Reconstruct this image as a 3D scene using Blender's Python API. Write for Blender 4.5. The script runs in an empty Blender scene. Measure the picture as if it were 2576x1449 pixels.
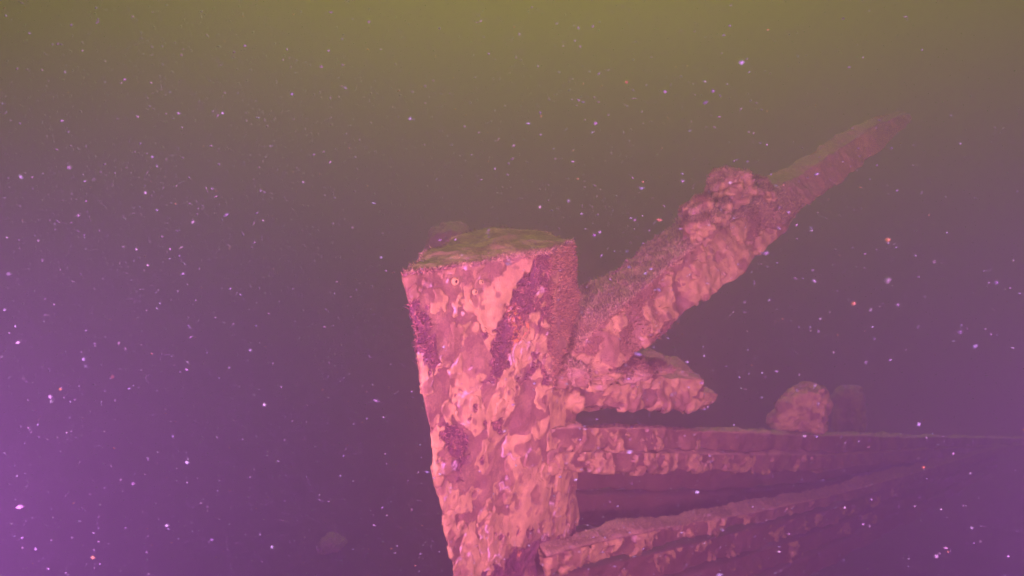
import bpy, math, random
import numpy as np
from mathutils import Vector, Matrix

random.seed(7)
RNG = np.random.default_rng(7)
S = bpy.context.scene
COL = S.collection

# ------------------------------------------------------------------ camera
PITCH = math.radians(13.0)
CAM = np.array([0.0, 0.0, 1.75])
FPX, CU, CV = 1773.0, 1288.0, 724.5            # focal length and centre on a 2576 x 1449 picture
cd = bpy.data.cameras.new("camera")
cd.sensor_width = 36.0
cd.lens = 36.0 * FPX / 2576.0
cd.clip_start = 0.02
cd.clip_end = 500.0
cd.dof.use_dof = True
cd.dof.focus_distance = 1.55
cd.dof.aperture_fstop = 5.0
cam = bpy.data.objects.new("camera", cd)
cam.location = CAM
cam.rotation_euler = (math.radians(90) - PITCH, 0, 0)
COL.objects.link(cam)
S.camera = cam

# ------------------------------------------------------------------ world, sun, dive lights, exposure
SUN_EL, SUN_AZ = math.radians(50), math.radians(0)     # daylight comes down from ahead
world = bpy.data.worlds.new("World")
S.world = world
world.use_nodes = True
nt = world.node_tree
bg = nt.nodes["Background"]
sky = nt.nodes.new("ShaderNodeTexSky")
sky.sky_type = 'NISHITA'
sky.sun_disc = False
sky.sun_elevation = SUN_EL
sky.sun_rotation = SUN_AZ
tint = nt.nodes.new("ShaderNodeMix")                   # daylight as the green lake water lets it through
tint.data_type = 'RGBA'
tint.blend_type = 'MULTIPLY'
tint.inputs[0].default_value = 1.0
nt.links.new(sky.outputs[0], tint.inputs[6])
tint.inputs[7].default_value = (0.35, 0.28, 0.015, 1)
nt.links.new(tint.outputs[2], bg.inputs[0])
bg.inputs[1].default_value = 0.05

sl = bpy.data.lights.new("sun", 'SUN')
sl.energy = 1.3
sl.angle = math.radians(25)
sl.color = (0.97, 0.95, 0.05)
sun = bpy.data.objects.new("sun", sl)
d = Vector((math.sin(SUN_AZ) * math.cos(SUN_EL), math.cos(SUN_AZ) * math.cos(SUN_EL), math.sin(SUN_EL)))
sun.rotation_euler = d.to_track_quat('Z', 'Y').to_euler()
sun.location = (0, 3, 6)
COL.objects.link(sun)

def dive_light(loc, target, watts, cone):
    l = bpy.data.lights.new("dive_light", 'SPOT')
    l.energy = watts
    l.color = (0.70, 0.15, 1.0)
    l.spot_size = math.radians(cone)
    l.spot_blend = 1.0
    l.shadow_soft_size = 0.03
    o = bpy.data.objects.new("dive_light", l)
    o.location = loc
    o.rotation_euler = (Vector(loc) - Vector(target)).to_track_quat('Z', 'Y').to_euler()
    COL.objects.link(o)
    return o
dive_light((-0.72, 0.17, 1.46), (-0.04, 1.60, 1.34), 330, 106)
dive_light((0.82, 0.08, 1.46), (0.34, 1.75, 1.34), 315, 106)

S.view_settings.view_transform = 'Standard'
S.view_settings.look = 'None'
S.view_settings.exposure = 0.0
S.view_settings.gamma = 1.0
S.view_settings.use_curve_mapping = False
S.render.engine = 'CYCLES'
S.cycles.max_bounces = 6
S.cycles.diffuse_bounces = 2
S.cycles.volume_bounces = 1
S.cycles.use_denoising = True

# ------------------------------------------------------------------ numeric helpers
_p = RNG.permutation(256)
PERM = np.concatenate([_p, _p, _p])
_g = RNG.normal(size=(256, 3))
GRAD = _g / np.linalg.norm(_g, axis=1)[:, None]

GX, GY, GZ = (np.ascontiguousarray(GRAD[:, k], np.float32) for k in range(3))
PERM = PERM.astype(np.int32)

def perlin(p):
    p = np.asarray(p, np.float32)
    sh = p.shape[:-1]
    p = p.reshape(-1, 3)
    fl = np.floor(p)
    ii = fl.astype(np.int32) & 255
    f = p - fl
    w = f * f * f * (f * (f * 6 - 15) + 10)
    x, y, z = f[:, 0], f[:, 1], f[:, 2]
    res = np.zeros(len(p), np.float32)
    for dx in (0, 1):
        hx = PERM[ii[:, 0] + dx]
        wx = w[:, 0] if dx else 1 - w[:, 0]
        for dy in (0, 1):
            hy = PERM[hx + ii[:, 1] + dy]
            wy = wx * (w[:, 1] if dy else 1 - w[:, 1])
            for dz in (0, 1):
                h = PERM[hy + ii[:, 2] + dz]
                wz = wy * (w[:, 2] if dz else 1 - w[:, 2])
                res += wz * (GX[h] * (x - dx) + GY[h] * (y - dy) + GZ[h] * (z - dz))
    return (res * 1.5).reshape(sh)

def fbm(p, scale, octv=3, seed=0.0):
    p = np.asarray(p) / scale + seed * 17.31
    a, s, o = 1.0, 0.0, 0
    for k in range(octv):
        o = o + a * perlin(p)
        s += a
        p = p * 2.03 + 5.7
        a *= 0.55
    return o / s

def sstep(x, a, b):
    t = np.clip((x - a) / (b - a), 0, 1)
    return t * t * (3 - 2 * t)

def mixc(a, b, t):
    t = np.asarray(t)[..., None]
    return np.asarray(a) * (1 - t) + np.asarray(b) * t

SP, CP = math.sin(PITCH), math.cos(PITCH)
def at(u, v, Y):
    """point of the place seen in direction (u, v) at Y metres ahead of the camera"""
    x, y = (u - CU) / FPX, -(v - CV) / FPX
    dy = CP + y * SP
    return np.array([x / dy * Y, Y, CAM[2] + (-SP + y * CP) / dy * Y])

def seg_dist(p, pts):
    """distance from points p to a polyline with radius per point; negative inside"""
    best = np.full(p.shape[:-1], 9.0)
    pts = [np.array(q, float) for q in pts]
    if len(pts) == 1:
        pts = pts * 2
    for a, b in zip(pts[:-1], pts[1:]):
        ab = b[:3] - a[:3]
        t = np.clip(((p - a[:3]) @ ab) / max(ab @ ab, 1e-9), 0, 1)
        q = a[:3] + t[..., None] * ab
        best = np.minimum(best, np.linalg.norm(p - q, axis=-1) - (a[3] + t * (b[3] - a[3])))
    return best

# ------------------------------------------------------------------ object helpers
def link(name, me, parent=None, mat=None, smooth=True, kind=None, label=None, cat=None, group=None):
    o = bpy.data.objects.new(name, me)
    COL.objects.link(o)
    if parent is not None:
        o.parent = parent
        o.matrix_parent_inverse = Matrix.Translation(parent.location).inverted()
    if mat is not None and not me.materials:
        me.materials.append(mat)
    for k, v in (("kind", kind), ("label", label), ("category", cat), ("group", group)):
        if v:
            o[k] = v
    return o

def empty(name, loc, label, cat, group=None):
    o = bpy.data.objects.new(name, None)
    o.location = loc
    o.empty_display_size = 0.1
    COL.objects.link(o)
    o["label"] = label
    o["category"] = cat
    if group:
        o["group"] = group
    return o

def mesh(name, V, F, C=None, smooth=True):
    V = np.asarray(V, np.float32)
    F = np.asarray(F, np.int32)
    me = bpy.data.meshes.new(name)
    me.vertices.add(len(V))
    me.vertices.foreach_set("co", V.ravel())
    k = F.shape[1]
    me.loops.add(F.size)
    me.loops.foreach_set("vertex_index", F.ravel())
    me.polygons.add(len(F))
    me.polygons.foreach_set("loop_start", np.arange(0, F.size, k, dtype=np.int32))
    if smooth:
        me.polygons.foreach_set("use_smooth", np.ones(len(F), bool))
    me.update(calc_edges=True)
    if C is not None:
        a = me.color_attributes.new("coat", 'FLOAT_COLOR', 'POINT')
        C = np.asarray(C, np.float32)
        a.data.foreach_set("color", np.concatenate([C, np.ones((len(C), 1), np.float32)], 1).ravel())
    return me

# ------------------------------------------------------------------ materials
def coat_material(name, rough=0.75, spec=0.3, bump=0.35, bscale=420.0, vary=0.35, vscale=160.0):
    m = bpy.data.materials.new(name)
    m.use_nodes = True
    n = m.node_tree
    b = n.nodes["Principled BSDF"]
    b.inputs["Roughness"].default_value = rough
    b.inputs["Specular IOR Level"].default_value = spec
    at_ = n.nodes.new("ShaderNodeAttribute")
    at_.attribute_name = "coat"
    ge = n.nodes.new("ShaderNodeNewGeometry")
    no = n.nodes.new("ShaderNodeTexNoise")
    no.inputs["Scale"].default_value = vscale
    no.inputs["Detail"].default_value = 4
    n.links.new(ge.outputs["Position"], no.inputs["Vector"])
    mr = n.nodes.new("ShaderNodeMapRange")
    mr.inputs[1].default_value = 0.3
    mr.inputs[2].default_value = 0.7
    mr.inputs[3].default_value = 1 - vary
    mr.inputs[4].default_value = 1 + vary
    n.links.new(no.outputs[0], mr.inputs[0])
    mx = n.nodes.new("ShaderNodeVectorMath")
    mx.operation = 'SCALE'
    n.links.new(at_.outputs["Color"], mx.inputs[0])
    n.links.new(mr.outputs[0], mx.inputs[3])
    n.links.new(mx.outputs[0], b.inputs["Base Color"])
    n2 = n.nodes.new("ShaderNodeTexNoise")
    n2.inputs["Scale"].default_value = bscale
    n2.inputs["Detail"].default_value = 3
    n.links.new(ge.outputs["Position"], n2.inputs["Vector"])
    bp = n.nodes.new("ShaderNodeBump")
    bp.inputs["Strength"].default_value = bump
    bp.inputs["Distance"].default_value = 0.003
    n.links.new(n2.outputs[0], bp.inputs["Height"])
    n.links.new(bp.outputs[0], b.inputs["Normal"])
    return m

M_TIMBER = coat_material("encrusted_timber", 0.7, 0.35, 0.5, 500, 0.35, 220)
M_CRUST = coat_material("crust", 0.7, 0.3, 0.35, 240, 0.22, 45)
M_FUZZ = coat_material("algae", 0.9, 0.1, 0.0, 300, 0.3, 300)
M_SILT = coat_material("silt", 0.95, 0.1, 0.5, 300, 0.25, 120)

OCHRE = np.array([0.58, 0.60, 0.085])
OCHRE_D = np.array([0.315, 0.28, 0.050])
BROWN = np.array([0.25, 0.20, 0.040])
BARE = np.array([0.125, 0.085, 0.036])
WHITE = np.array([0.80, 0.90, 0.45])
SILT = np.array([0.46, 0.46, 0.10])
RUST = np.array([0.90, 0.50, 0.03])

# ------------------------------------------------------------------ lofted timbers
def resample_ring(poly, steps):
    """poly: (k,3) corners of one section; steps[i]: pieces on the edge i -> i+1"""
    out = []
    k = len(poly)
    for i in range(k):
        a, b = poly[i], poly[(i + 1) % k]
        t = np.linspace(0, 1, steps[i], endpoint=False)[:, None]
        out.append(a + (b - a) * t)
    return np.concatenate(out)

def loft(stations, ds, steps, round_it=6):
    """stations: (n,k,3) -> grid (NS,NT,3) with rounded corners"""
    st = np.asarray(stations, float)
    mid = st.mean(1)
    L = np.concatenate([[0], np.cumsum(np.linalg.norm(np.diff(mid, axis=0), axis=1))])
    n = max(3, int(L[-1] / ds) + 1)
    s = np.linspace(0, L[-1], n)
    res = np.empty((n, st.shape[1], 3))
    for c in range(st.shape[1]):
        for a in range(3):
            res[:, c, a] = np.interp(s, L, st[:, c, a])
    # soften kinks along the length
    for _ in range(int(0.03 / ds)):
        res[1:-1] = 0.25 * res[:-2] + 0.5 * res[1:-1] + 0.25 * res[2:]
    G = np.stack([resample_ring(res[i], steps) for i in range(n)])
    for _ in range(round_it):
        G = 0.25 * np.roll(G, 1, 1) + 0.5 * G + 0.25 * np.roll(G, -1, 1)
    return G

def add_caps(G, rings, dome=0.0, bottom_rings=6):
    """close both ends with rings that shrink to the middle"""
    def cap(R, inward, n, dome):
        c = R.mean(0)
        out = []
        for k in range(1, n + 1):
            f = 1 - k / n
            f = max(f, 0.01)
            out.append(c + (R - c) * f + inward * dome * (1 - f * f))
        return np.stack(out)
    ax0 = G[0].mean(0) - G[min(5, len(G) - 1)].mean(0)
    ax0 /= np.linalg.norm(ax0) + 1e-9
    ax1 = G[-1].mean(0) - G[-min(6, len(G))].mean(0)
    ax1 /= np.linalg.norm(ax1) + 1e-9
    a = cap(G[0], ax0, bottom_rings, dome)[::-1]
    b = cap(G[-1], ax1, rings, dome)
    return np.concatenate([a, G, b]), len(a), len(b)

def grid_normals(G):
    du = np.empty_like(G)
    du[1:-1] = G[2:] - G[:-2]
    du[0] = G[1] - G[0]
    du[-1] = G[-1] - G[-2]
    dv = np.roll(G, -1, 1) - np.roll(G, 1, 1)
    N = np.cross(du, dv)
    N /= np.linalg.norm(N, axis=-1)[..., None] + 1e-12
    c = G.mean(1, keepdims=True)
    if ((G - c) * N).sum() < 0:
        N = -N
    for _ in range(4):
        N = 0.25 * np.roll(N, 1, 1) + 0.5 * N + 0.25 * np.roll(N, -1, 1)
        N[1:-1] = 0.25 * N[:-2] + 0.5 * N[1:-1] + 0.25 * N[2:]
    N /= np.linalg.norm(N, axis=-1)[..., None] + 1e-12
    return N

def grid_faces(ns, nt_):
    i = np.arange(ns - 1)[:, None]
    j = np.arange(nt_)[None, :]
    a = i * nt_ + j
    b = i * nt_ + (j + 1) % nt_
    return np.stack([a, b, b + nt_, a + nt_], -1).reshape(-1, 4)

def pieces(q, nv):
    """connected pieces of a set of quads"""
    lab = np.arange(nv)
    while True:
        m = lab[q].min(1)
        new = lab.copy()
        for c in range(4):
            np.minimum.at(new, q[:, c], m)
        new = new[new]
        if (new == lab).all():
            break
        lab = new
    fl = lab[q[:, 0]]
    return [((fl == u).sum(), q[fl == u]) for u in np.unique(fl)]

def plates_on(G, N, parent, seeds, bare=None, thick=(0.002, 0.006), size=0.05, minverts=30,
              color=None, seed=0.0, edge=0.003, white=0.3, max_single=120, run=(0.0, 0.0, -1.0), spot=1.0):
    """crust plates: lobed sheets (unions of round lobes) over the surface, each plate a part of its own"""
    NS, NT, _ = G.shape
    P = G + 0.016 * np.stack([fbm(G, 0.045, 2, seed + 1), fbm(G, 0.045, 2, seed + 2), fbm(G, 0.045, 2, seed + 3)], -1)
    P = P + 0.0055 * np.stack([perlin(G / 0.011 + 3.1), perlin(G / 0.011 + 9.2), perlin(G / 0.011 + 6.6)], -1)
    flat = P.reshape(-1, 3)
    Vf, Nf = G.reshape(-1, 3), N.reshape(-1, 3)
    bareD = (bare(G) if bare is not None else np.full((NS, NT), 9.0)).reshape(-1)
    tone = fbm(G, 0.07, 3, seed + 5).reshape(-1)
    spots = fbm(G, 0.050, 2, seed + 7).reshape(-1)
    spots2 = fbm(G, 0.11, 2, seed + 9).reshape(-1)
    spots3 = fbm(G, 0.020, 2, seed + 10).reshape(-1)
    white_n = fbm(G, 0.03, 3, seed + 8).reshape(-1)
    sel = np.where(bareD > -0.012)[0]
    selP = flat[sel].astype(np.float32)
    idx = -np.ones(len(flat), int)
    rest_V, rest_F, rest_C, nv = [], [], [], 0
    made = []
    run = np.array(run)
    for k in range(len(seeds)):
        c = np.asarray(seeds[k], np.float32)
        R = size * RNG.uniform(0.35, 1.0) * RNG.choice([0.8, 1.3, 2.0])
        dk = selP - c
        near = np.where(np.einsum('ij,ij->i', dk, dk) < (R * 2.2) ** 2)[0]
        if len(near) < minverts:
            continue
        vi, pn = sel[near], selP[near]
        n0 = Nf[vi[np.argmin(((pn - c) ** 2).sum(1))]]
        e1 = np.cross(n0, run); e1 /= np.linalg.norm(e1) + 1e-9
        e2 = np.cross(e1, n0)
        g = np.full(len(near), -1.0, np.float32)
        for q in range(RNG.integers(7, 13)):
            aa, rad = RNG.uniform(0, 2 * math.pi), RNG.random() ** 0.6
            off = (e1 * math.cos(aa) * 0.75 + e2 * math.sin(aa) * 1.15) * rad * R
            r = R * RNG.uniform(0.18, 0.55) * (1.15 - 0.45 * rad)
            g = np.maximum(g, r - np.linalg.norm(pn - (c + off), axis=1))
        g = np.minimum(g, bareD[vi])
        kp = g > -edge * 1.5
        if kp.sum() < minverts:
            continue
        kid, g = vi[kp], g[kp]
        h = RNG.uniform(*thick)
        tilt = RNG.normal(size=3) * 0.05
        T = sstep(g, -edge * 0.8, edge * 0.8)
        lip = np.exp(-((g - edge * 0.9) / (edge * 0.8)) ** 2)
        hh = -0.003 + T * (h + 0.003) + lip * h * 0.12 + T * np.clip((Vf[kid] - seeds[k]) @ tilt, -0.002, 0.003)
        hh = hh + T * 0.002 * tone[kid] - 0.0012 * T * sstep(spots[kid], 0.20, 0.28)
        idx[kid] = np.arange(len(kid))
        i, j = kid // NT, kid % NT
        ok = i < NS - 1
        a = kid[ok]
        b = i[ok] * NT + (j[ok] + 1) % NT
        q = idx[np.stack([a, b, b + NT, a + NT], 1)]
        idx[kid] = -1
        q = q[(q >= 0).all(1)]
        if len(q) < 12:
            continue
        V = Vf[kid] + Nf[kid] * hh[:, None]
        base = (color(Vf[kid]) if color is not None else np.broadcast_to(OCHRE, V.shape)) * RNG.uniform(0.88, 1.05)
        C = mixc(base, OCHRE_D, 0.35 * sstep(tone[kid], 0.0, 0.30))
        C = mixc(C, OCHRE_D, spot * np.maximum(sstep(spots[kid], 0.19, 0.25), np.maximum(sstep(spots2[kid], 0.24, 0.30), 0.9 * sstep(spots3[kid], 0.26, 0.32))))
        if RNG.random() < 0.4:
            C = mixc(C, WHITE, np.clip(np.exp(-((g - edge * 0.6) / (edge * 0.55)) ** 2) * sstep(white_n[kid], 0.05, 0.22) * white, 0, 1))
        C = mixc(C, BROWN, (1 - T) * 0.8)
        for n_, qq in pieces(q, len(V)):
            if n_ >= 12:
                made.append((n_, V, qq, C))
    made.sort(key=lambda m: -m[0])
    for r, (n_, V, q, C) in enumerate(made):
        used = np.unique(q)
        re = -np.ones(len(V), int)
        re[used] = np.arange(len(used))
        V, q, C = V[used], re[q], C[used]
        if r < max_single and n_ >= 40:
            link("crust_plate", mesh("crust_plate", V, q, C), parent, M_CRUST)
        else:
            rest_V.append(V); rest_F.append(q + nv); rest_C.append(C); nv += len(V)
    if rest_V:
        link("crust_flakes", mesh("crust_flakes", np.concatenate(rest_V), np.concatenate(rest_F), np.concatenate(rest_C)),
             parent, M_CRUST, kind="stuff")

def fuzz_on(V, N, C, count, weight, parent, length=(0.004, 0.012), width=0.0011, name="algae_fuzz", up=0.3):
    w = np.clip(weight, 0, None)
    if w.sum() <= 0:
        return
    idx = RNG.choice(len(V), size=count, p=w / w.sum())
    p = V[idx] + RNG.normal(size=(count, 3)) * 0.0015
    n = N[idx] + RNG.normal(size=(count, 3)) * 0.65 + np.array([0, 0, up])
    n /= np.linalg.norm(n, axis=1)[:, None]
    L = RNG.uniform(*length, size=(count, 1)) * RNG.random((count, 1)) ** 0.5
    side = np.cross(n, RNG.normal(size=(count, 3)))
    side /= np.linalg.norm(side, axis=1)[:, None]
    side2 = np.cross(n, side)
    wd = width * RNG.uniform(0.6, 1.6, (count, 1))
    p0 = p - n * 0.002
    Vv = np.stack([p0 + side * wd, p0 - side * wd * 0.5 + side2 * wd * 0.87, p0 - side * wd * 0.5 - side2 * wd * 0.87, p + n * L], 1).reshape(-1, 3)
    b = np.arange(count)[:, None] * 4
    F = np.concatenate([b + [0, 1, 3], b + [1, 2, 3], b + [2, 0, 3]])
    c = C[idx] * RNG.uniform(0.35, 1.7, (count, 1))
    Cc = np.repeat(c, 4, 0)
    link(name, mesh(name, Vv, F, Cc, smooth=False), parent, M_FUZZ, kind="stuff")

def seeds_on(G, N, spacing, mask=None, jitter=1.0, lo=0, hi=None):
    """scattered points on the surface, about `spacing` apart"""
    hi = G.shape[0] if hi is None else hi
    cand = G[lo:hi].reshape(-1, 3)
    if mask is not None:
        cand = cand[mask[lo:hi].reshape(-1)]
    cand = cand[RNG.permutation(len(cand))[:3000]]
    out = []
    for p in cand:
        r = spacing * (0.6 + 0.9 * ((p[0] * 91.7 + p[2] * 57.3) % 1.0))
        if not out or (((np.array(out) - p) ** 2).sum(1) > r * r).all():
            out.append(p)
    return np.array(out)

def rough(G, N, a1=0.006, s1=0.09, a2=0.002, s2=0.018, seed=0.0):
    return G + N * (a1 * fbm(G, s1, 3, seed) + a2 * fbm(G, s2, 2, seed + 3))[..., None]

# ------------------------------------------------------------------ sea bed
def build_bed():
    n = 150
    xs = np.sign(np.linspace(-1, 1, n)) * np.abs(np.linspace(-1, 1, n)) ** 2.2 * 24
    ys = np.sign(np.linspace(-1, 1, n)) * np.abs(np.linspace(-1, 1, n)) ** 2.2 * 24 + 2.5
    X, Y = np.meshgrid(xs, ys, indexing='ij')
    P = np.stack([X, Y, np.zeros_like(X)], -1)
    Z = -0.45 + 0.10 * fbm(P, 1.6, 4, 2) + 0.02 * fbm(P, 0.15, 3, 4)
    P[..., 2] = Z
    i = np.arange(n - 1)[:, None]; j = np.arange(n - 1)[None, :]
    a = (i * n + j)
    F = np.stack([a, a + n, a + n + 1, a + 1], -1).reshape(-1, 4)
    C = np.broadcast_to(np.array([0.085, 0.065, 0.045]), (n * n, 3))
    link("lake_bed", mesh("lake_bed", P.reshape(-1, 3), F, C), None, M_SILT, kind="structure")
build_bed()

# ------------------------------------------------------------------ the stem post
def build_post():
    top_z = 1.484
    plan = np.array([[-0.205, 1.30], [0.085, 1.526], [0.155, 1.68], [-0.019, 1.90], [-0.112, 1.79], [-0.180, 1.54]])
    zs = [-0.6, 0.30, 0.83, 0.95, 1.07, 1.22, 1.36, 1.44, top_z]
    ax = [-0.08, -0.10, -0.125, -0.143, -0.158, -0.176, -0.190, -0.205, -0.207]
    sts = []
    for z, x0 in zip(zs, ax):
        pl = plan.copy()
        k = (x0 + 0.205)
        pl[0, 0] = x0
        pl[2, 0] += k * 0.25
        pl[5, 0] += k * 1.25
        pl[4, 0] += k * 0.9
        h = np.full((6, 1), z)
        if z == top_z:
            h[:, 0] += [-0.004, 0.0, 0.0, 0.0, 0.0, 0.0]
        sts.append(np.concatenate([pl, h], 1))
    G = loft(sts, 0.0032, [150, 66, 40, 22, 34, 40], 16)
    # coarse below the frame: keep every 4th ring under z = 0.7
    zc = G[:, 0, 2]
    keep = (zc > 0.72) | (np.arange(len(zc)) % 6 == 0)
    G = G[keep]
    G, nb, ntop = add_caps(G, 46, 0.012)
    NS, NT, _ = G.shape
    N = grid_normals(G)
    r0, r1 = NS - ntop - 9, NS - ntop + 5
    for _ in range(10):                                # worn upper rim
        G[r0:r1] = 0.25 * G[r0 - 1:r1 - 1] + 0.5 * G[r0:r1] + 0.25 * G[r0 + 1:r1 + 1]
    N = grid_normals(G)
    N[-8:] = (0, 0, 1)
    topcap = np.zeros((NS, NT)); topcap[-ntop:] = 1.0
    G = rough(G, N, 0.016, 0.11, 0.0012, 0.016, 1.0)
    G[-ntop:, :, 2] += 0.010 * fbm(G[-ntop:], 0.07, 3, 33)
    # soften the upper rim a little, silt heaped on the top
    root = empty("stem_post", (-0.02, 1.55, -0.5), "massive upright wooden post with flaking pale crust and silted flat top", "post")
    A, B = plan[0], plan[1]
    nrm = np.array([(B - A)[1], -(B - A)[0]])
    def face(u, v, r):
        x, y = (u - CU) / FPX, -(v - CV) / FPX
        dv = np.array([x, CP + y * SP, -SP + y * CP])
        t = (A @ nrm) / (dv[:2] @ nrm)
        p = CAM + dv * t
        return [p[0], p[1], p[2], r]
    bare_lines = [
        [face(1360, 660, .020), face(1325, 730, .030), face(1295, 800, .036), face(1250, 880, .024), face(1225, 945, .018)],
        [face(1045, 775, .016), face(1065, 860, .026), face(1080, 930, .020), face(1095, 985, .008)],
        [face(1120, 1065, .020), face(1135, 1110, .030), face(1140, 1175, .026)],
        [face(1180, 1010, .010), face(1160, 1070, .010)],
        [face(1215, 1060, .006), face(1250, 1066, .015)],
        [face(1200, 1150, .012), face(1225, 1150, .014)],
        [face(1215, 1345, .016), face(1320, 1335, .012)],
        [face(1180, 1440, .035), face(1270, 1410, .05), face(1400, 1380, .03)],
        [face(1120, 1330, .015), face(1140, 1400, .025)],
        [face(1215, 968, .008)], [face(1300, 950, .006)], [face(1215, 840, .004)],
    ]
    def bare(g):
        dmin = np.full(g.shape[:-1], 9.0)
        for L in bare_lines:
            dmin = np.minimum(dmin, seg_dist(g, L))
        dmin = np.minimum(dmin, (0.074 - g[..., 0]) * 0.35 + np.maximum(0, 1.19 - g[..., 2]) * 0.6 + 0.05 * fbm(g, 0.06, 2, 14))
        dmin = dmin + 0.030 * fbm(g, 0.05, 3, 12) + 0.012 * perlin(g / 0.013)
        return np.minimum(dmin, (top_z - 0.010) - g[..., 2] + 0.012 * fbm(g, 0.05, 2, 77))
    bd = bare(G)
    tone = fbm(G, 0.05, 3, 8)
    C = mixc(BROWN, OCHRE_D * 1.05, sstep(tone, -0.1, 0.15))
    C = mixc(C, BARE * np.array([1.15, 0.9, 1.0]), sstep(-bd, -0.004, 0.004) * (1 - topcap))
    C = mixc(C, OCHRE_D * 1.2, sstep(G[..., 0], 0.075, 0.095) * sstep(G[..., 2], 1.1, 1.2) * 0.8 * (1 - topcap))  # right-hand facet coloured paler, offsetting the low light on it
    gran = fbm(G, 0.009, 2, 21)
    rust = [[face(1285, 785, .016), face(1310, 830, .022), face(1290, 875, .010)],
            [face(1118, 1080, .010), face(1128, 1130, .018), face(1135, 1165, .006)],
            [face(1200, 1165, .016)],
            [face(1285, 1385, .018), face(1240, 1420, .026)]]
    rd = np.full((NS, NT), 9.0)
    for L in rust:
        rd = np.minimum(rd, seg_dist(G, L))
    rm = sstep(-rd + 0.012 * fbm(G, 0.02, 2, 31), -0.004, 0.006) * (1 - topcap)
    C = mixc(C, RUST, rm * sstep(gran, -0.05, 0.15))
    C = mixc(C, WHITE * np.array([1, .7, .5]), rm * sstep(gran, 0.22, 0.34) * 0.8)
    # silt on top with pale flecks lying in it
    fleck = sstep(fbm(G * np.array([0.45, 1.0, 1.0]), 0.012, 2, 41), 0.30, 0.42) * sstep(fbm(G, 0.06, 2, 42), 0.0, 0.2)
    Cs = mixc(SILT * 0.95, SILT * 1.35, sstep(fbm(G, 0.05, 3, 43), -0.2, 0.3))
    Cs = mixc(Cs, np.array([0.62, 0.55, 0.25]), fleck * 0.7)
    onto = np.maximum(topcap, sstep(G[..., 2], top_z - 0.012, top_z - 0.002))
    C = mixc(C, Cs, onto)
    clot = fbm(G, 0.016, 3, 51) * sstep(-bd, -0.002, 0.008) * (1 - topcap)
    C = mixc(C, OCHRE_D * np.array([1.0, 0.8, 1.2]), 0.55 * sstep(clot, 0.05, 0.3))
    G2 = G + N * (0.007 * clot[..., None] + 0) + N * ((0.003 * rm * gran + 0.0022 * gran * sstep(-bd, -0.005, 0.005) * (1 - topcap))[..., None])
    V = G2.reshape(-1, 3)
    lowcap = nb + 4
    F = grid_faces(NS, NT)
    rows = F[:, 0] // NT
    cut = NS - ntop + 1
    link("timber", mesh("timber", V, F[rows < cut], C.reshape(-1, 3)), root, M_TIMBER)
    st = F[rows >= cut]
    used = np.unique(st); re = -np.ones(len(V), int); re[used] = np.arange(len(used))
    link("silt_cap", mesh("silt_cap", V[used], re[st], C.reshape(-1, 3)[used]), root, M_SILT)
    # plates on the side walls
    vis = (G[..., 2] > 0.62) & (topcap < .5) & (bd > -0.01)
    seeds = seeds_on(G, N, 0.078, vis)
    def pc(p):
        near_top = sstep(p[:, 2], top_z - 0.10, top_z - 0.01)
        return mixc(OCHRE, OCHRE_D * 1.5, near_top)
    plates_on(G, N, root, seeds, bare, (0.0008, 0.0036), 0.064, 40, pc, 5.0, 0.0034, 0.8, 150, (-0.25, -0.2, -1.0))
    # fuzz on bare wood, on the right-hand facet and along the rim
    Nf, Cf = N.reshape(-1, 3), C.reshape(-1, 3)
    tt = np.broadcast_to(np.arange(NT)[None, :], (NS, NT))
    facet = ((tt > 140) & (tt < 222) & (G[..., 2] > 1.20) & (topcap < .5)).astype(float)
    w = facet * sstep(fbm(G, 0.04, 2, 71), -0.1, 0.25) * (bd < 0.004) + 0.35 * (bd < 0) * (G[..., 2] > 0.8) * (topcap < .5)
    rim = np.zeros((NS, NT)); rim[NS - ntop - 2:NS - ntop + 3] = 1
    fuzz_on(V, Nf, np.clip(Cf * 1.1 + BROWN * 0.4, 0, .5), 10000, w.reshape(-1), root, (0.006, 0.016), 0.0016)
    fuzz_on(V, Nf, Cf, 5000, (rim + topcap * 0.02).reshape(-1), root, (0.002, 0.005), 0.0008)
    # drilled worm holes with raised rims
    for (u, v, r) in ((1145, 707, .0034), (1207, 708, .0022), (1192, 735, .0026), (1213, 827, .0022)):
        p = np.array(face(u, v, 0)[:3])
        k = np.argmin(((V - p) ** 2).sum(1))
        n = Nf[k]; c = V[k] + n * 0.010
        e1 = np.cross(n, (0, 0, 1)); e1 /= np.linalg.norm(e1); e2 = np.cross(n, e1)
        a = np.linspace(0, 2 * math.pi, 16, endpoint=False)
        ring = np.cos(a)[:, None] * e1 + np.sin(a)[:, None] * e2
        prof = [(2.6, -0.004), (1.7, 0.0015), (1.15, 0.0022), (0.85, 0.0), (0.6, -0.004), (0.05, -0.006)]
        VV = np.concatenate([c + ring * r * q + n * hh for q, hh in prof])
        FF = np.concatenate([np.stack([np.arange(16) + 16 * q, (np.arange(16) + 1) % 16 + 16 * q, (np.arange(16) + 1) % 16 + 16 * (q + 1), np.arange(16) + 16 * (q + 1)], 1) for q in range(5)])
        CC = np.repeat(np.array([OCHRE, OCHRE, OCHRE * 1.15, BROWN, BARE * .4, BARE * .3]), 16, 0)
        link("worm_hole", mesh("worm_hole", VV, FF, CC), root, M_CRUST)
build_post()

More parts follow.
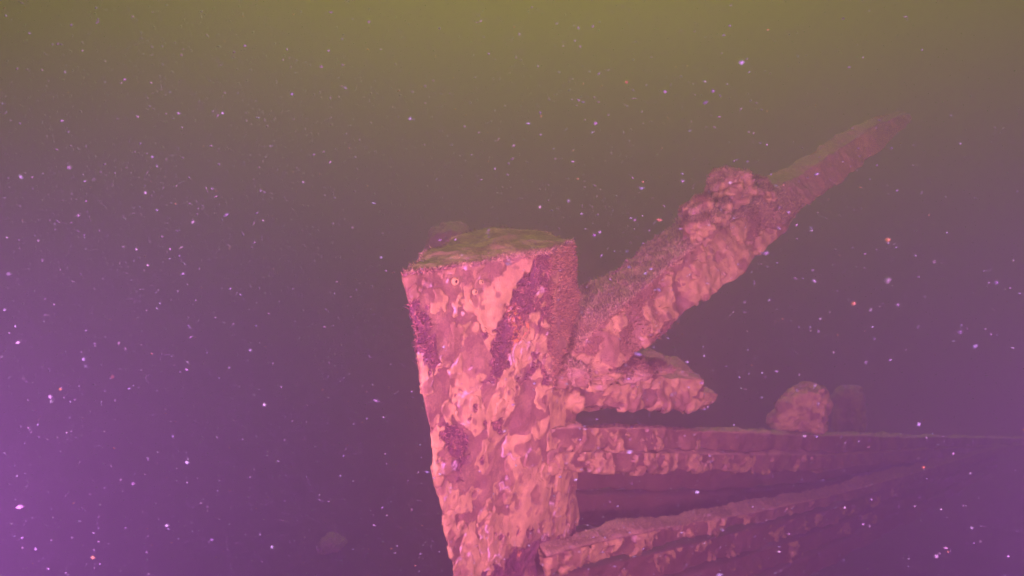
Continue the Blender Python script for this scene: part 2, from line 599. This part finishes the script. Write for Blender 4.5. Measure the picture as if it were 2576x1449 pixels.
# ------------------------------------------------------------------ timbers laid out by four edges
def quad_timber(name, rails, ds, steps, parent=None, label=None, cat=None, seed=1.0, rnd=6, bumps=(0.008, 0.10, 0.003, 0.02),
                plates=None, fuzz=None, colour=None, tip=8, part_name="timber", dome=0.02, silt=1.0):
    """rails: per station [top_near, bottom_near, bottom_far, top_far] as 3-D points"""
    G = loft(rails, ds, steps, rnd)
    G, nb, ntop = add_caps(G, tip, dome, tip)
    N = grid_normals(G)
    G = rough(G, N, *bumps, seed=seed)
    NS, NT, _ = G.shape
    if parent is None:
        root = empty(name, tuple(G.reshape(-1, 3)[np.argmin(G[..., 2].reshape(-1))]), label, cat)
        own = root
    tone = fbm(G, 0.06, 3, seed + 3)
    C = mixc(BROWN * 0.8, OCHRE_D, sstep(tone, -0.2, 0.3)) if colour is None else colour(G, N)
    upf = sstep(N[..., 2] + 0.25 * fbm(G, 0.05, 3, seed + 9), 0.35, 0.7)
    C = mixc(C, SILT * 1.05 * silt, upf)
    me = mesh(part_name, G.reshape(-1, 3), grid_faces(NS, NT), C.reshape(-1, 3))
    body = link(part_name, me, root if parent is None else parent, M_TIMBER)
    holder = root if parent is None else body
    if plates:
        mask = plates["mask"](G, N)
        sd = seeds_on(G, N, plates.get("spacing", 0.05), mask)
        if len(sd) > 1:
            bl = plates.get("bare", [])
            def bfun(g):
                d_ = np.where(mask, 0.02, -0.02) + 0.03 * fbm(g, 0.09, 3, seed + 14) + 0.008 * perlin(g / 0.014) + plates.get("cover", 0.0) - plates.get("fade", 0.0) * np.maximum(0, g[..., 1] - 1.6)
                for L in bl:
                    d_ = np.minimum(d_, seg_dist(g, L) + 0.02 * fbm(g, 0.05, 3, seed + 15))
                return d_
            plates_on(G, N, holder, sd, bfun, plates.get("thick", (0.0015, 0.008)), plates.get("size", 0.05), 25,
                      plates.get("color"), seed + 5, plates.get("edge", 0.003), plates.get("white", 0.35), plates.get("n", 60), plates.get("run", (0, 0, -1)))
    if fuzz:
        w = fuzz["weight"](G, N)
        fuzz_on(G.reshape(-1, 3), N.reshape(-1, 3), np.clip(C.reshape(-1, 3) * 1.2, 0, .5), fuzz["count"], w.reshape(-1), holder, fuzz.get("len", (0.004, 0.012)), fuzz.get("w", 0.0011))
    return (root if parent is None else body), G, N

def rail(tn, bn, Y, off):
    a, b = at(tn[0], tn[1], Y), at(bn[0], bn[1], Y)
    o = np.array(off)
    return [a, b, b + o, a + o]

# rounded lump of growth on a timber
def clump(root, u, v, Y, r, sd, sq=(1, 1, 1)):
    n1, n2 = 56, 84
    th = np.linspace(0.02, math.pi - 0.02, n1)[:, None]
    ph = np.linspace(0, 2 * math.pi, n2, endpoint=False)[None, :]
    D = np.stack([np.sin(th) * np.cos(ph), np.sin(th) * np.sin(ph), np.cos(th) + 0 * ph], -1)
    c = at(u, v, Y)
    rr = r * (1 + 0.80 * fbm(D + sd, 1.0, 3, sd) + 0.10 * fbm(D + sd, 0.28, 2, sd + 1))
    Gc = c + D * rr[..., None] * np.array(sq)
    Nc = grid_normals(Gc)
    C = mixc(SILT, BROWN, sstep(fbm(Gc, 0.05, 3, sd), -0.2, 0.3))
    g = link("growth_clump", mesh("growth_clump", Gc.reshape(-1, 3), grid_faces(n1, n2), C.reshape(-1, 3)), root, M_TIMBER)
    m = (Nc[..., 1] < -0.2) & (Nc[..., 2] < 0.5)
    s_ = seeds_on(Gc, Nc, 0.035, m)
    plates_on(Gc, Nc, g, s_, lambda q: np.where(m, .012, -.02) + .022 * fbm(q, .03, 2, sd) - 0.010, (0.003, 0.008), 0.030, 12, lambda p: np.broadcast_to(OCHRE, p.shape), sd + 2, 0.003, 0.3, 20)
    fuzz_on(Gc.reshape(-1, 3), Nc.reshape(-1, 3), np.clip(C.reshape(-1, 3) * 1.2, 0, .5), 3500, sstep(Nc[..., 2], -0.2, 0.6).reshape(-1), g, (0.005, 0.014), 0.0013)

# leaning broken timber
def build_leaning():
    R = []
    spec = [  # top-near, bottom-near, top-far (picture directions), Y near, Y far
        ((1425, 945), (1432, 990), (1395, 860), 1.60, 1.68),
        ((1462, 885), (1485, 950), (1425, 790), 1.60, 1.70),
        ((1500, 820), (1560, 920), (1452, 728), 1.62, 1.76),
        ((1590, 745), (1650, 858), (1545, 672), 1.70, 1.86),
        ((1690, 662), (1720, 792), (1635, 605), 1.80, 1.97),
        ((1790, 585), (1850, 700), (1735, 520), 1.93, 2.10),
        ((1900, 505), (1975, 572), (1850, 478), 2.10, 2.26),
        ((2010, 440), (2060, 492), (1985, 418), 2.32, 2.44),
        ((2130, 362), (2168, 420), (2105, 340), 2.58, 2.68),
        ((2215, 308), (2245, 350), (2200, 291), 2.76, 2.83),
        ((2278, 288), (2290, 300), (2270, 281), 2.92, 2.95),
    ]
    for tn, bn, tf, Y, Yf in spec:
        a, b, c = at(*tn, Y), at(*bn, Y), at(*tf, Yf)
        R.append([a, b, b + (c - a) * 0.9, c])
    facing = lambda G, N: (N[..., 1] < 0.1) & (N[..., 2] < 0.45) & (G[..., 1] < 2.45)
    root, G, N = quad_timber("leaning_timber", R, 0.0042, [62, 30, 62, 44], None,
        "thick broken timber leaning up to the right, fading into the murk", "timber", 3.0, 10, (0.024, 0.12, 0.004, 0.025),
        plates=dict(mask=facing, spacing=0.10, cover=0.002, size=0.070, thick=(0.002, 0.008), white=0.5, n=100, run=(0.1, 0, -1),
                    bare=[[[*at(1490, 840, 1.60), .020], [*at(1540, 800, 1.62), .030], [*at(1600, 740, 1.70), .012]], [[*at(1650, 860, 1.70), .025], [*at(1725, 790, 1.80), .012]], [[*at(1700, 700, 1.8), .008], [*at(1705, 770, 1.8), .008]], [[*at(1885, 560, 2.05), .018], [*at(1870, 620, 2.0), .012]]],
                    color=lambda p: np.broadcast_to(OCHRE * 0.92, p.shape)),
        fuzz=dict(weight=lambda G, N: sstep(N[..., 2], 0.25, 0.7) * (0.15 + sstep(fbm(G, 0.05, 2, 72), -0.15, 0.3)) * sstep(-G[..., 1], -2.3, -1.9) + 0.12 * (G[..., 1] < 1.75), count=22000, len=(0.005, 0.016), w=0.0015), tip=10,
        colour=lambda G, N: mixc(BROWN, OCHRE_D, np.maximum(sstep(fbm(G, 0.06, 3, 4), -0.2, 0.35), sstep(G[..., 1], 2.2, 2.5))) * (1 + 0.9 * sstep(G[..., 1], 2.0, 2.6))[..., None] * (1 + sstep(G[..., 1], 2.3, 2.8)[..., None] * np.array([0.1, 0.35, 0.1])))  # far half painted paler to make up for the weak lamp light there
    # clumps of growth on its back
    clump(root, 1755, 560, 1.92, 0.060, 2.2, (0.9, 1, 1.0))
    clump(root, 1838, 478, 2.04, 0.058, 5.4, (1.05, 1, 0.9))
    clump(root, 1800, 525, 2.02, 0.050, 7.1)
    clump(root, 1905, 480, 2.16, 0.050, 9.6, (1.1, 1, .7))
build_leaning()

# broken beam end under the leaning timber
def build_broken_beam():
    R = [
        [at(1382, 950, 1.60), at(1382, 1012, 1.60), at(1400, 1012, 1.80), at(1400, 905, 1.80)],
        [at(1450, 950, 1.64), at(1450, 1024, 1.64), at(1470, 1010, 1.85), at(1470, 905, 1.85)],
        [at(1560, 950, 1.72), at(1560, 1030, 1.72), at(1570, 1010, 1.92), at(1570, 895, 1.92)],
        [at(1650, 945, 1.80), at(1650, 1024, 1.80), at(1640, 1010, 2.00), at(1640, 888, 2.00)],
        [at(1720, 950, 1.86), at(1720, 1022, 1.86), at(1705, 1005, 2.05), at(1705, 905, 2.05)],
        [at(1754, 958, 1.90), at(1752, 1015, 1.90), at(1745, 1005, 2.06), at(1742, 935, 2.06)],
    ]
    facing = lambda G, N: (N[..., 1] < 0.25) & (N[..., 2] < 0.6)
    root, G, N = quad_timber("broken_beam", R, 0.0038, [34, 40, 34, 44], None,
        "short crusted beam stub jutting right from the post below the leaning timber", "beam", 5.0, 8, (0.030, 0.09, 0.006, 0.025),
        plates=dict(mask=facing, spacing=0.09, cover=0.006, size=0.07, thick=(0.003, 0.012), white=0.35, n=60), tip=10,
        fuzz=dict(weight=lambda G, N: sstep(N[..., 2], 0.3, 0.7), count=4000, len=(0.003, 0.008)))
    clump(root, 1425, 938, 1.60, 0.040, 3.7, (1.2, 1, .8))
    clump(root, 1500, 942, 1.64, 0.040, 6.3, (1.3, 1, .8))
    clump(root, 1575, 925, 1.72, 0.042, 8.8, (1.3, 1, .7))
    clump(root, 1640, 930, 1.80, 0.036, 1.9, (1.2, 1, .6))
    # splintered tongue beyond the break
    R2 = [[at(1735, 978, 1.93), at(1735, 1020, 1.93), at(1735, 1018, 2.03), at(1738, 972, 2.03)],
          [at(1765, 985, 1.95), at(1765, 1020, 1.95), at(1765, 1018, 2.04), at(1768, 975, 2.04)],
          [at(1790, 990, 1.98), at(1788, 1014, 1.98), at(1788, 1010, 2.04), at(1792, 982, 2.04)]]
    quad_timber("splinter", R2, 0.004, [14, 20, 14, 20], root, seed=6.0, rnd=3, bumps=(0.016, 0.05, 0.006, 0.02), part_name="splinter", tip=6,
        plates=dict(mask=facing, spacing=0.04, cover=0.0, n=10))
build_broken_beam()

# ------------------------------------------------------------------ hull side: planks running away to the right
def hull_Y(x):
    return float(np.interp(x, [1200, 1385, 1600, 1900, 2100, 2300, 2520, 2650], [1.40, 1.53, 1.77, 2.12, 2.42, 2.85, 3.70, 4.6]))

def build_hull():
    root = empty("hull_side", (0.6, 2.2, -0.4), "low sunken hull side of long crusted planks running off to the right", "hull")
    def plank(pts, dY, depth, seed, ds, steps, plates=None, fuzz=None, rise=0.0, bumps=(0.022, 0.16, 0.005, 0.035), dark=False):
        R = []
        for (x, vt, vb) in pts:
            Y = hull_Y(x) + dY
            a, b = at(x, vt, Y), at(x, vb, Y)
            o = np.array([-0.35 * depth, depth, rise])
            R.append([a, b, b + o, a + o])
        return quad_timber("plank", R, ds, steps, root, seed=seed, rnd=7, bumps=bumps, part_name="plank", plates=plates, fuzz=fuzz, tip=6, dome=0.0,
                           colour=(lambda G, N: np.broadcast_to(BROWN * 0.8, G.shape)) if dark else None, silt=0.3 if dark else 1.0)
    face = lambda ymax: (lambda G, N: (N[..., 1] < 0.0) & (N[..., 2] < 0.5) & (G[..., 1] < ymax))
    fz = lambda c: dict(weight=lambda G, N: sstep(N[..., 2], 0.3, 0.8) * (G[..., 1] < 2.9), count=c, len=(0.003, 0.009))
    # upper wale: two strakes with an open seam
    plank([(1380, 1078, 1130), (1500, 1074, 1131), (1700, 1080, 1132), (1900, 1090, 1136), (2100, 1095, 1138), (2300, 1100, 1128), (2510, 1102, 1117), (2650, 1104, 1112)],
          0.0, 0.05, 11, 0.0045, [24, 14, 24, 30], dict(mask=face(2.9), fade=0.03, size=0.075, spacing=0.085, cover=-0.018, n=40, white=0.35, thick=(0.002, 0.007)), fz(5000), -0.012)
    plank([(1378, 1134, 1182), (1500, 1135, 1186), (1700, 1137, 1188), (1900, 1141, 1190), (2100, 1142, 1184), (2300, 1131, 1160), (2510, 1119, 1134), (2650, 1113, 1120)],
          0.005, 0.10, 12, 0.0045, [22, 14, 22, 14], dict(mask=face(2.9), fade=0.03, size=0.075, spacing=0.085, cover=-0.008, n=40, white=0.35, thick=(0.003, 0.010)))
    # recessed planking, the shade of the gap painted in as darker wood
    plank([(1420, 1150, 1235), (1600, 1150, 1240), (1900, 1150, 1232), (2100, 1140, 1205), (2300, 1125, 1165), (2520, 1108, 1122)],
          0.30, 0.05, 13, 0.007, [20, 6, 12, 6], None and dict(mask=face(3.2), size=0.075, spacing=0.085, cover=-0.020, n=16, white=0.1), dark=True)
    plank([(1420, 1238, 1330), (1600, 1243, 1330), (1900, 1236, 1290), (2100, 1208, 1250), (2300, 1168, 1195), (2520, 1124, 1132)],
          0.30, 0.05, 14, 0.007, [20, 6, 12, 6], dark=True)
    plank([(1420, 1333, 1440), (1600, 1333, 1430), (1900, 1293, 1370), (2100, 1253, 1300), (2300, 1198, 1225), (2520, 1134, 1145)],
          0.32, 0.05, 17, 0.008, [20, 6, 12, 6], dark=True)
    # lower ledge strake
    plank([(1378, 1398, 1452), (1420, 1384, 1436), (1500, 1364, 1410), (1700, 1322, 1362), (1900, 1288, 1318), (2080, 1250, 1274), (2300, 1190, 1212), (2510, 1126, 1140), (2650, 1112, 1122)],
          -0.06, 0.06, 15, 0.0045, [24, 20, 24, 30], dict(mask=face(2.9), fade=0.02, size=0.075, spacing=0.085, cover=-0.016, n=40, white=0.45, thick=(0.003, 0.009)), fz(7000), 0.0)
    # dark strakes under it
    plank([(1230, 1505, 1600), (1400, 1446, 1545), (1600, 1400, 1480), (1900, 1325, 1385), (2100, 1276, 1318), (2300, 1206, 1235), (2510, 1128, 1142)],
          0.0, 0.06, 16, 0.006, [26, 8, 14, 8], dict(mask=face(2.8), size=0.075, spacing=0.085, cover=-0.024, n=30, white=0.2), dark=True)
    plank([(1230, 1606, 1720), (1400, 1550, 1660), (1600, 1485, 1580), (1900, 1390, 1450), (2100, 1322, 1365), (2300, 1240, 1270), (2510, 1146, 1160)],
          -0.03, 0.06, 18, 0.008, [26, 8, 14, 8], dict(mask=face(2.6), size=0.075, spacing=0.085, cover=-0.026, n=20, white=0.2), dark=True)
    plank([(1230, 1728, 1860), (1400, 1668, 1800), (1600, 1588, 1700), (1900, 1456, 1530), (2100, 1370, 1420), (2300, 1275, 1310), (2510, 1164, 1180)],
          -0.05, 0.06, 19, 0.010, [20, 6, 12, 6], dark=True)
build_hull()

# ------------------------------------------------------------------ boulders and far remains
def block(name, outline, Y, depth, sd, label, cat, plates=True, col=None, push=(0.25, 0.0)):
    """a broken block: its outline at distance Y, rounded off in front and carried back by its depth"""
    pts = np.array([at(u, v, Y) for u, v in outline])
    c = pts.mean(0)
    st = []
    for f, k in ((0.0, 0.72), (0.18, 0.93), (0.4, 1.0), (0.75, 0.97), (1.0, 0.75)):
        q = c + (pts - c) * k
        q[:, 2] = np.where(pts[:, 2] < c[2] - 0.02, pts[:, 2], q[:, 2])     # keeps its flat foot
        st.append(q + np.array([push[0] * depth * f, depth * f, push[1]]))
    G = loft(st, 0.006, [16] * len(outline), 3)
    G, _, _ = add_caps(G, 14, 0.012, 14)
    N = grid_normals(G)
    G = rough(G, N, 0.030, 0.075, 0.008, 0.025, sd)
    C = mixc(OCHRE_D, OCHRE, sstep(fbm(G, 0.07, 3, sd), -0.15, 0.3)) if col is None else np.broadcast_to(col, G.shape)
    root = empty(name, (c[0], c[1], float(G[..., 2].min())), label, cat)
    link("stone", mesh("stone", G.reshape(-1, 3), grid_faces(*G.shape[:2]), C.reshape(-1, 3)), root, M_TIMBER)
    if plates:
        m = (N[..., 1] < 0.3) & (N[..., 2] < 0.8)
        plates_on(G, N, root, seeds_on(G, N, 0.05, m), lambda q: np.where(m, .012, -.02) + .03 * fbm(q, .05, 2, sd), (0.002, 0.007), 0.05, 12,
                  lambda p: np.broadcast_to(OCHRE, p.shape), sd + 2, 0.004, 0.2, 20)

Yb = hull_Y(2010) + 0.02
block("crusted_block", [(1932, 1084), (1965, 1030), (2000, 990), (2030, 976), (2072, 978), (2093, 1003), (2096, 1035), (2082, 1088)], Yb, 0.10, 3.3,
      "pale angular block resting on the top plank of the hull", "block")
block("rounded_block", [(2092, 1092), (2096, 1020), (2112, 990), (2145, 982), (2170, 988), (2182, 1010), (2180, 1092)], hull_Y(2130) + 0.6, 0.12, 8.1,
      "dim rounded block further back, right of the pale angular block", "block", False)

# stump seen over the left shoulder of the post
def build_stump():
    Y = 3.2
    ztop = float(at(1140, 577, Y)[2])
    a, b = at(1072, 640, Y), at(1195, 640, Y)
    R = []
    for z, k in ((-0.5, 1.25), (0.6, 1.15), (ztop - 0.2, 1.08), (ztop - 0.07, 1.0), (ztop - 0.03, 0.82), (ztop, 0.60)):
        cx, hw = (a[0] + b[0]) / 2 + 0.30 * max(0.0, ztop - 0.1 - z) ** 0.9, (b[0] - a[0]) / 2 * min(k, 1.0)
        R.append([np.array([cx - hw, Y - 0.1, z]), np.array([cx + hw, Y - 0.1, z]), np.array([cx + hw, Y + 0.12, z]), np.array([cx - hw, Y + 0.12, z])])
    quad_timber("frame_stump", R, 0.010, [22, 20, 22, 20], None, "dim ragged timber stump behind the left shoulder of the post", "stump", 7.0, 3, (0.05, 0.12, 0.014, 0.04), tip=8,
                colour=lambda G, N: np.broadcast_to(SILT * 0.8, G.shape))
build_stump()

# slab lying on the bed at lower left
c2 = at(815, 1395, 3.3)
block("stone_slab", [(768, 1432), (782, 1400), (800, 1362), (826, 1368), (850, 1376), (862, 1400), (845, 1432)], 3.3, 0.12, 5.7,
      "faint dull stone low in the dark water left of the post", "stone", False, np.array([0.55, 0.52, 0.16]))
def build_mound():
    n = 60
    r = np.linspace(0, 1, n)[:, None]; ph = np.linspace(0, 2 * math.pi, 60, endpoint=False)[None, :]
    X = c2[0] + 0.9 * r * np.cos(ph); Y = c2[1] + 0.9 * r * np.sin(ph)
    top = c2[2] - 0.13
    Z = -0.62 + (top + 0.62) * (1 - sstep(r, 0.05, 1.0)) + 0 * ph
    G = np.stack([X, Y, Z], -1)
    G[..., 2] += 0.03 * fbm(G, 0.25, 3, 6)
    link("silt_mound", mesh("silt_mound", G.reshape(-1, 3), grid_faces(n, 60), np.broadcast_to(np.array([0.07, 0.055, 0.04]), (n * 60, 3))), None, M_SILT, kind="structure")
build_mound()

# ------------------------------------------------------------------ drifting particles
def build_snow():
    m = bpy.data.materials.new("drifting_matter")
    m.use_nodes = True
    b = m.node_tree.nodes["Principled BSDF"]
    an = m.node_tree.nodes.new("ShaderNodeAttribute")
    an.attribute_name = "coat"
    m.node_tree.links.new(an.outputs["Color"], b.inputs["Base Color"])
    tr = m.node_tree.nodes.new("ShaderNodeBsdfTranslucent")
    mx = m.node_tree.nodes.new("ShaderNodeMixShader")
    mx.inputs[0].default_value = 0.45
    m.node_tree.links.new(an.outputs["Color"], tr.inputs[0])
    m.node_tree.links.new(b.outputs[0], mx.inputs[1])
    m.node_tree.links.new(tr.outputs[0], mx.inputs[2])
    m.node_tree.links.new(mx.outputs[0], m.node_tree.nodes["Material Output"].inputs[0])
    b.inputs["Roughness"].default_value = 0.6
    octa = np.array([(1, 0, 0), (-1, 0, 0), (0, 1, 0), (0, -1, 0), (0, 0, 1), (0, 0, -1)], float)
    ofc = np.array([(0, 2, 4), (2, 1, 4), (1, 3, 4), (3, 0, 4), (2, 0, 5), (1, 2, 5), (3, 1, 5), (0, 3, 5)])
    n = 200000
    p = np.stack([RNG.uniform(-2.2, 2.2, n), RNG.uniform(0.30, 3.2, n), RNG.uniform(0.3, 2.5, n)], 1)
    clump_ = fbm(p, 0.5, 2, 61)                         # they drift in loose clouds, thicker to the left
    keep = RNG.random(n) < np.clip(0.48 + 0.9 * clump_ - 0.28 * p[:, 0] - 0.30 * (p[:, 2] - 1.4), 0.06, 1)
    keep &= np.abs(p[:, 0]) < 0.95 * p[:, 1] + 0.35     # only the water ahead of the lens
    keep &= (p[:, 2] < 1.72) | (p[:, 1] > 0.8)
    keep &= p[:, 1] > 0.55
    keep &= (np.abs(p[:, 0]) > 0.28) | (p[:, 1] > 0.65)
    keep &= np.linalg.norm(p - CAM, axis=1) > 0.32
    p = p[keep]
    n = len(p)
    ico, fc = octa, ofc
    r = 0.00038 + 0.00045 * RNG.random(n) + 0.0016 * RNG.random(n) ** 14
    sc = RNG.uniform(0.6, 1.5, (n, 1, 3))
    sc[:, :, 0] *= RNG.uniform(1.0, 2.2, (n, 1))
    jig = RNG.uniform(0.7, 1.3, (n, 6, 1))
    ang = RNG.normal(size=n) * 0.35
    V = ico[None] * jig * sc * r[:, None, None]
    ca, sa = np.cos(ang)[:, None], np.sin(ang)[:, None]
    V = np.stack([V[..., 0] * ca - V[..., 2] * sa, V[..., 1], V[..., 0] * sa + V[..., 2] * ca], -1)
    V = V + p[:, None, :]
    F = (fc[None] + (np.arange(n) * 6)[:, None, None]).reshape(-1, 3)
    o = link("drifting_particles", mesh("drifting_particles", V.reshape(-1, 3), F, np.repeat(np.array([0.62, 0.95, 0.50]) * RNG.uniform(0.45, 1.0, (n, 1)) * RNG.uniform(0.75, 1.0, (n, 3)) * np.where(RNG.random((n, 1)) < 0.04, np.array([[1.5, 0.9, 0.3]]), 1.0), 6, 0)), None, m, kind="stuff",
             label="pale specks of matter drifting everywhere in the water", cat="particles")
build_snow()

# ------------------------------------------------------------------ the murky water itself
def build_haze():
    x0, x1, y0, y1, z0, z1 = -22, 22, -18, 24, -1.8, 3.2
    V = [(x, y, z) for x in (x0, x1) for y in (y0, y1) for z in (z0, z1)]
    F = [(0, 1, 3, 2), (4, 6, 7, 5), (0, 4, 5, 1), (2, 3, 7, 6), (0, 2, 6, 4), (1, 5, 7, 3)]
    m = bpy.data.materials.new("murky_water")
    m.use_nodes = True
    n = m.node_tree
    n.nodes.remove(n.nodes["Principled BSDF"])
    v = n.nodes.new("ShaderNodeVolumePrincipled")
    v.inputs["Color"].default_value = (0.86, 0.84, 0.86, 1)
    v.inputs["Density"].default_value = 0.325
    v.inputs["Anisotropy"].default_value = 0.68
    n.links.new(v.outputs[0], n.nodes["Material Output"].inputs["Volume"])
    link("haze", mesh("haze", V, F, smooth=False), None, m, kind="stuff", label="murky olive and purple water filling the whole view", cat="water")
build_haze()
